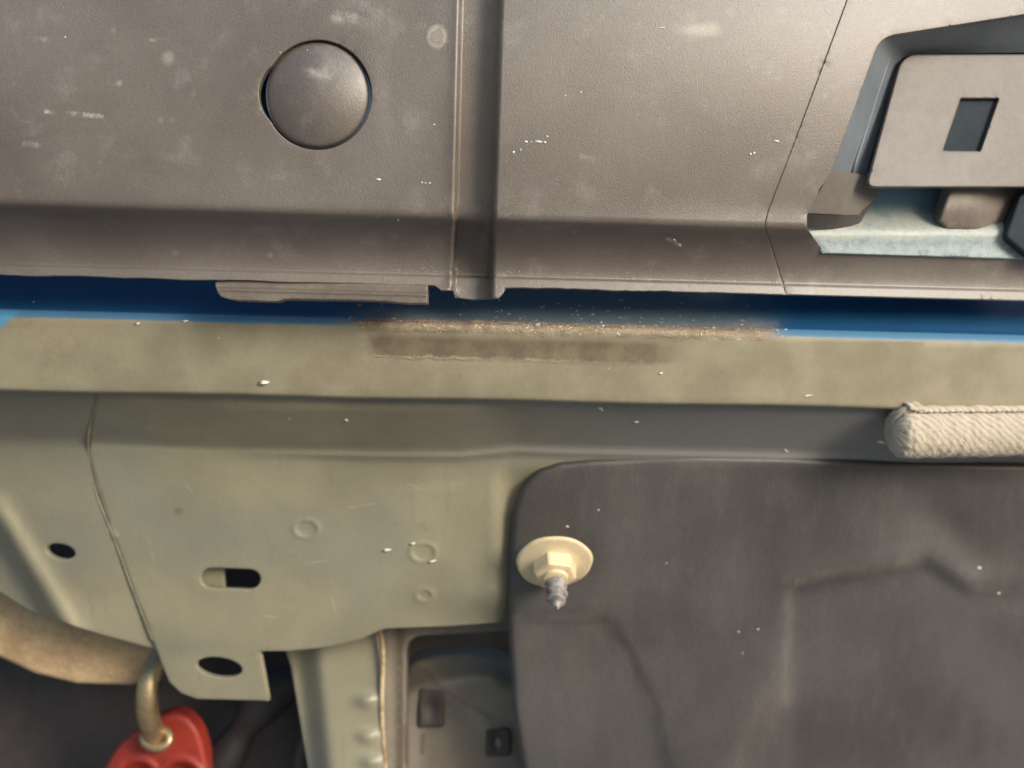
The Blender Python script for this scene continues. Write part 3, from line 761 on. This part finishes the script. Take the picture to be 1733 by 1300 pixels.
# ---------------------------------------------------------------- fabric roll resting along the beam
roll_w = -38.0
roll = thing('fabric_roll', 'cream fabric covered roll with a puckered end lying along the dark beam', 'fabric roll', loc=F(1506, 732, roll_w))
base = Vector(F(1506, 732, roll_w))
roll.rotation_euler = (M @ Matrix.Rotation(math.radians(17), 4, 'Y')).to_euler()
roll_w -= 26
kr = S*(D - roll_w*.001)/D; RR = 45*kr; LEN = 760*kr
def roll_mesh():
    nu, nv = 190, 96; V = []; fs = []; uv = []
    for i in range(nu + 1):
        s = i/nu
        l = (s**1.5)*LEN
        cap = min(1, l/(26*kr)); rad = RR*math.sqrt(max(0, 1 - (1 - cap)**2)) if cap < 1 else RR
        for j in range(nv):
            th = 2*math.pi*j/nv
            ph = l/kr*.14 - th*2.4
            pl = .018*math.sin(ph) + .05*noise.noise(Vector((l*500 + 3, math.cos(th)*2.2 - l*120, math.sin(th)*2.2)))
            pl += .085*(abs(math.sin(th*6.5 + 2*noise.noise(Vector((th, l*500, 0)))))-.5)*max(0, 1 - l/(46*kr))
            a = (th - math.radians(52) + math.pi) % (2*math.pi) - math.pi
            pl -= .13*math.exp(-(a/.10)**2)*min(1, l/(30*kr)) - .035*math.exp(-((a - .25)/.15)**2)
            r = rad*(1 + pl)
            V.append((l, math.sin(th)*r, math.cos(th)*r*.85)); uv.append((l*20, th))
    for i in range(nu):
        for j in range(nv): fs.append((i*nv+j, i*nv+(j+1) % nv, (i+1)*nv+(j+1) % nv, (i+1)*nv+j))
    me = bpy.data.meshes.new('fabric_cover'); me.from_pydata(V, [], fs)
    bm = bmesh.new(); bm.from_mesh(me); bmesh.ops.recalc_face_normals(bm, faces=bm.faces)
    ul = bm.loops.layers.uv.new('UVMap')
    for f in bm.faces:
        vs_ = [uv[l.vert.index] for l in f.loops]; wrap = max(q[1] for q in vs_) > 5 and min(q[1] for q in vs_) < 1
        for l, q in zip(f.loops, vs_): l[ul].uv = (q[0], q[1] + (2*math.pi if wrap and q[1] < 1 else 0))
    bm.to_mesh(me); bm.free()
    me.shade_smooth(); return me
link('fabric_cover', roll_mesh(), M_FABRIC, roll)
th = math.radians(52)
def rp(l, a, k=1.0): return (l, math.sin(a)*RR*k, math.cos(a)*RR*k*.85)
# stitches sunk in the seam, and the folded tab at the end
bm = bmesh.new()
for i in range(64):
    l = (30 + i*10.5)*kr; a = th + random.uniform(-.02, .02)
    p = Vector(rp(l, a, .93)); h = 3.4*kr; r = 1.5*kr
    m4 = Matrix.Translation(p) @ Matrix.Diagonal((h*random.uniform(.6, 1.3), r, r, 1))
    bmesh.ops.create_icosphere(bm, subdivisions=1, radius=1, matrix=m4)
me = bpy.data.meshes.new('seam_stitching'); bm.to_mesh(me); bm.free(); me.shade_smooth()
st = link('seam_stitching', me, M_CLIP, roll); st['kind'] = 'stuff'
def fold_tab():
    V = []; fs = []; n = 10
    for i in range(n):
        for j in range(n):
            l = (22 + 26*i/(n-1))*kr; a = th - .05 + .75*j/(n-1)
            q = V.append(rp(l, a, 1.05 + .03*math.sin(i*1.1) + .02*noise.noise(Vector((i*.5, j*.5, 2)))))
    for i in range(n-1):
        for j in range(n-1): fs.append((i*n+j, i*n+j+1, (i+1)*n+j+1, (i+1)*n+j))
    me = bpy.data.meshes.new('folded_end'); me.from_pydata(V, [], fs)
    bm = bmesh.new(); bm.from_mesh(me); r = bmesh.ops.solidify(bm, geom=bm.faces[:], thickness=.0008)
    bmesh.ops.recalc_face_normals(bm, faces=bm.faces); bm.to_mesh(me); bm.free(); me.shade_smooth(); return me
link('folded_end', fold_tab(), M_FABRIC, roll)

# ---------------------------------------------------------------- red tag on a brass ring
tag = thing('hanging_tag', 'red plastic tag hanging on a brass ring below the tan pad', 'tag', loc=(0, 0, 0))
def w_tag(x, y):
    w = -130 + 2*ss(1300, 1210, y)
    for cx in (232, 305):
        q = ((x - cx)/34)**2 + ((y - 1325)/36)**2
        w = w - 6*ss(1.0, .55, q) + 1.6*np.exp(-((np.sqrt(q) - 1.08)/.14)**2)
    return w
tag_outline = rounded([(268, 1213), (290, 1203), (316, 1208), (338, 1234), (350, 1275), (362, 1340), (362, 1460), (165, 1460), (168, 1325), (178, 1296), (200, 1262), (232, 1234)], [8, 8, 12, 14, 14, 10, 10, 10, 10, 10, 16, 16])
plate('tag_body', tag_outline, w_tag, M_RED, tag, thick=9, edge=14, step=6, edge_mm=4)
tube('brass_ring', catmull([F(302, 1075, -132), F(280, 1105, -123), F(262, 1132, -117), F(252, 1162, -113), F(249, 1192, -113), F(252, 1218, -116), F(259, 1238, -121), F(266, 1252, -127), F(270, 1262, -136)], 8),
     0.0050, M_BRASS, tag, seg=24)
a = np.linspace(0, 2*math.pi, 29)
tube('eyelet', [F(265 + 22*math.cos(t), 1250 + 17*math.sin(t), -122 + 2.0*math.sin(t)) for t in a], 0.0020, M_BRASS, tag, seg=12, cap=False)

# ---------------------------------------------------------------- pale husks and chips stuck to the metal
def flake_mesh(name, seed):
    r = random.Random(seed); n = 10; V = [(0, 0, .10), (0, 0, -.03)]; fs = []
    for k in range(n):
        t = 2*math.pi*k/n; x = math.cos(t); y = math.sin(t)*(1 - .45*max(0, x))*(1 + r.uniform(-.12, .12))
        V.append((x*(1 + r.uniform(-.05, .05)), y, r.uniform(-.03, .05)))
    for k in range(n):
        fs.append((0, 2 + k, 2 + (k + 1) % n)); fs.append((1, 2 + (k + 1) % n, 2 + k))
    me = bpy.data.meshes.new(name); me.from_pydata(V, [], fs); me.shade_smooth(); return me
def flake(name, px, py, L, Wd, ang, wf, mat, label, cat, group):
    w = float(wf(np.array([float(px)]), np.array([float(py)]))[0]) + .12
    k = S*(D - (w - float(bend(px)))*.001)/D
    o = link(name, flake_mesh(name, px), mat)
    o.matrix_world = M @ Matrix.Translation(F(px, py, w)) @ Matrix.Rotation(math.radians(-ang), 4, 'Z') @ Matrix.Diagonal((L*.5*k, Wd*.5*k, Wd*.5*k, 1))
    o['label'] = label; o['category'] = cat
    if group: o['group'] = group
GH = 'pale husks stuck to the metal'
for px, py, L, Wd, a, wf, lab in [
    (447, 647, 24, 12, -18, w_sill, 'largest cream seed husk stuck near the lower edge of the primer sill'),
    (313, 543, 13, 6, -10, w_sill, 'small cream husk just under the blue edge, nearer the scraped patch'),
    (233, 547, 11, 5, -18, w_sill, 'small cream husk just under the blue edge, nearest the left border'),
    (1118, 631, 8, 5, -12, w_sill, 'tiny pale crumb on the primer just below the rubbed patch'),
    (1366, 671, 20, 5, -10, w_sill, 'slim straw splinter low on the primer sill near the fabric roll'),
    (1015, 691, 18, 6, 42, w_beam, 'tilted straw splinter on the dark band right under the sill edge'),
    (1076, 715, 12, 5, 6, w_beam, 'short level straw splinter in the middle of the dark band'),
    (585, 711, 10, 6, 45, w_beam, 'small pointed flake on the left part of the dark band'),
    (1328, 762, 17, 3, 35, w_beam, 'thin curved fibre on the lower edge of the dark band'),
    (1491, 747, 20, 9, 28, w_beam, 'pinkish flake lying beside the puckered end of the fabric roll'),
    (655, 932, 19, 7, -8, w_beam, 'glossy pale flake left of the stamped ring on the beam'),
    (699, 921, 15, 5, -14, w_beam, 'pale sliver standing in for the highlight on the upper rim of the stamped ring on the beam'),  # added sliver plays the arc highlight of the ring, not a husk
    (731, 951, 16, 6, -14, w_beam, 'pale flake on the lower rim of the stamped ring on the beam')]:
    flake('husk', px, py, L, Wd, a, wf, M_FLAKE, lab, 'husk', GH)
flake('rust_chip', 608, 516, 10, 7, 0, w_sill, M_CHIP, 'orange rust chip on the blue paint under the clip rail', 'chip', None)

def specks(name, items, parent, mat):
    bm = bmesh.new()
    for px, py, L, Wd, a, w in items:
        k = S*(D - (w - float(bend(px)))*.001)/D
        bmesh.ops.create_icosphere(bm, subdivisions=1, radius=1, matrix=Matrix.Translation(F(px, py, w)) @ Matrix.Rotation(math.radians(-a), 4, 'Z') @ Matrix.Diagonal((L*.5*k, Wd*.5*k, Wd*.2*k, 1)))
    me = bpy.data.meshes.new(name); bm.to_mesh(me); bm.free(); me.shade_smooth()
    o = link(name, me, mat, parent); o['kind'] = 'stuff'; return o
def at(wf, px, py): return float(wf(np.array([float(px)]), np.array([float(py)]))[0])
cs = [(640, 303, 11, 4, 3), (714, 308, 4, 3, 0), (720, 309, 4, 2, 0), (727, 309, 5, 2, 4), (890, 239, 7, 4, 0), (899, 239, 3, 2, 0), (911, 239, 16, 4, 3), (922, 240, 6, 4, 0), (926, 230, 5, 3, 10),
      (869, 257, 4, 6, 30), (881, 253, 2, 6, 25), (957, 161, 3, 3, 0), (983, 155, 4, 3, 20), (1120, 46, 16, 2, 2), (1132, 81, 2, 4, 0), (1314, 238, 12, 4, 8), (1270, 260, 4, 5, 30), (1276, 258, 5, 4, 0), (674, 371, 2, 5, 0),
      (110, 62, 4, 3, 0), (735, 210, 3, 2, 0), (520, 84, 3, 2, 0), (474, 88, 3, 2, 0), (1140, 404, 12, 2, 35), (1150, 413, 6, 3, 60)]
specks('pale_nicks', [(x, y, L, W_, a, at(w_cover, x, y) + .1) for x, y, L, W_, a in cs], cover, M_SPECK)
r = random.Random(5); it = []
for i in range(70):                                     # pale grey specks put in as glints along the rough lip
    x = r.choice([r.uniform(660, 764), r.uniform(860, 1180), r.uniform(1180, 1320)]); y = lip(x) - abs(r.gauss(0, 7)) - 1
    it.append((x, y, r.uniform(1.0, 2.0), r.uniform(1.5, 3.8), r.uniform(-15, 15), at(w_cover, x, y) + .05))
specks('lip_glints', it, cover, M_GLINT_CRUMB)
it = []
for i in range(230):
    x = r.uniform(590, 1330) if r.random() < .6 else r.gauss(960, 170)
    if not 575 < x < 1335: continue
    t = r.gauss(5, 6); y = e_(x) + t
    L = r.uniform(3, 9) if r.random() < .25 else r.uniform(1.0, 3.0)
    it.append((x, y, L, r.uniform(1, 2.2), r.gauss(0, 25), at(w_sill, x, y) + r.uniform(-.1, .3)))
rng2 = random.Random(8); rust = [q for q in it if rng2.random() < .45]; pale = [q for q in it if q not in rust]
specks('rust_flakes', rust, sill, M_RUSTEDGE); specks('paint_flakes', pale, sill, M_FLAKE)
it = []
for i in range(38):
    x = r.gauss(1010, 130); y = e_(x) - r.uniform(6, 44)
    if 800 < x < 1300: it.append((x, y, r.uniform(2, 9), r.uniform(1, 2.2), r.gauss(0, 40), at(w_sill, x, y) + .1))
for x, y in ((57, 510), (646, 514), (785, 514), (370, 571), (779, 532), (1030, 623)): it.append((x, y, 4, 3, 0, at(w_sill, x, y) + .1))
specks('edge_crumbs', it, sill, M_GLINT_CRUMB)
specks('liner_specks', [(x, y, L, L*.6, 10, at(w_liner, x, y) + .1) for x, y, L in ((1013, 864, 4), (960, 892, 6), (1657, 962, 8), (1690, 1005, 6), (1257, 1106, 3), (1250, 1070, 4), (1283, 1066, 4), (1128, 954, 3))], liner, M_SPECK)
specks('beam_specks', [(490, 710, 3, 3, 0, at(w_beam, 490, 710) + .1)], beam, M_SPECK)
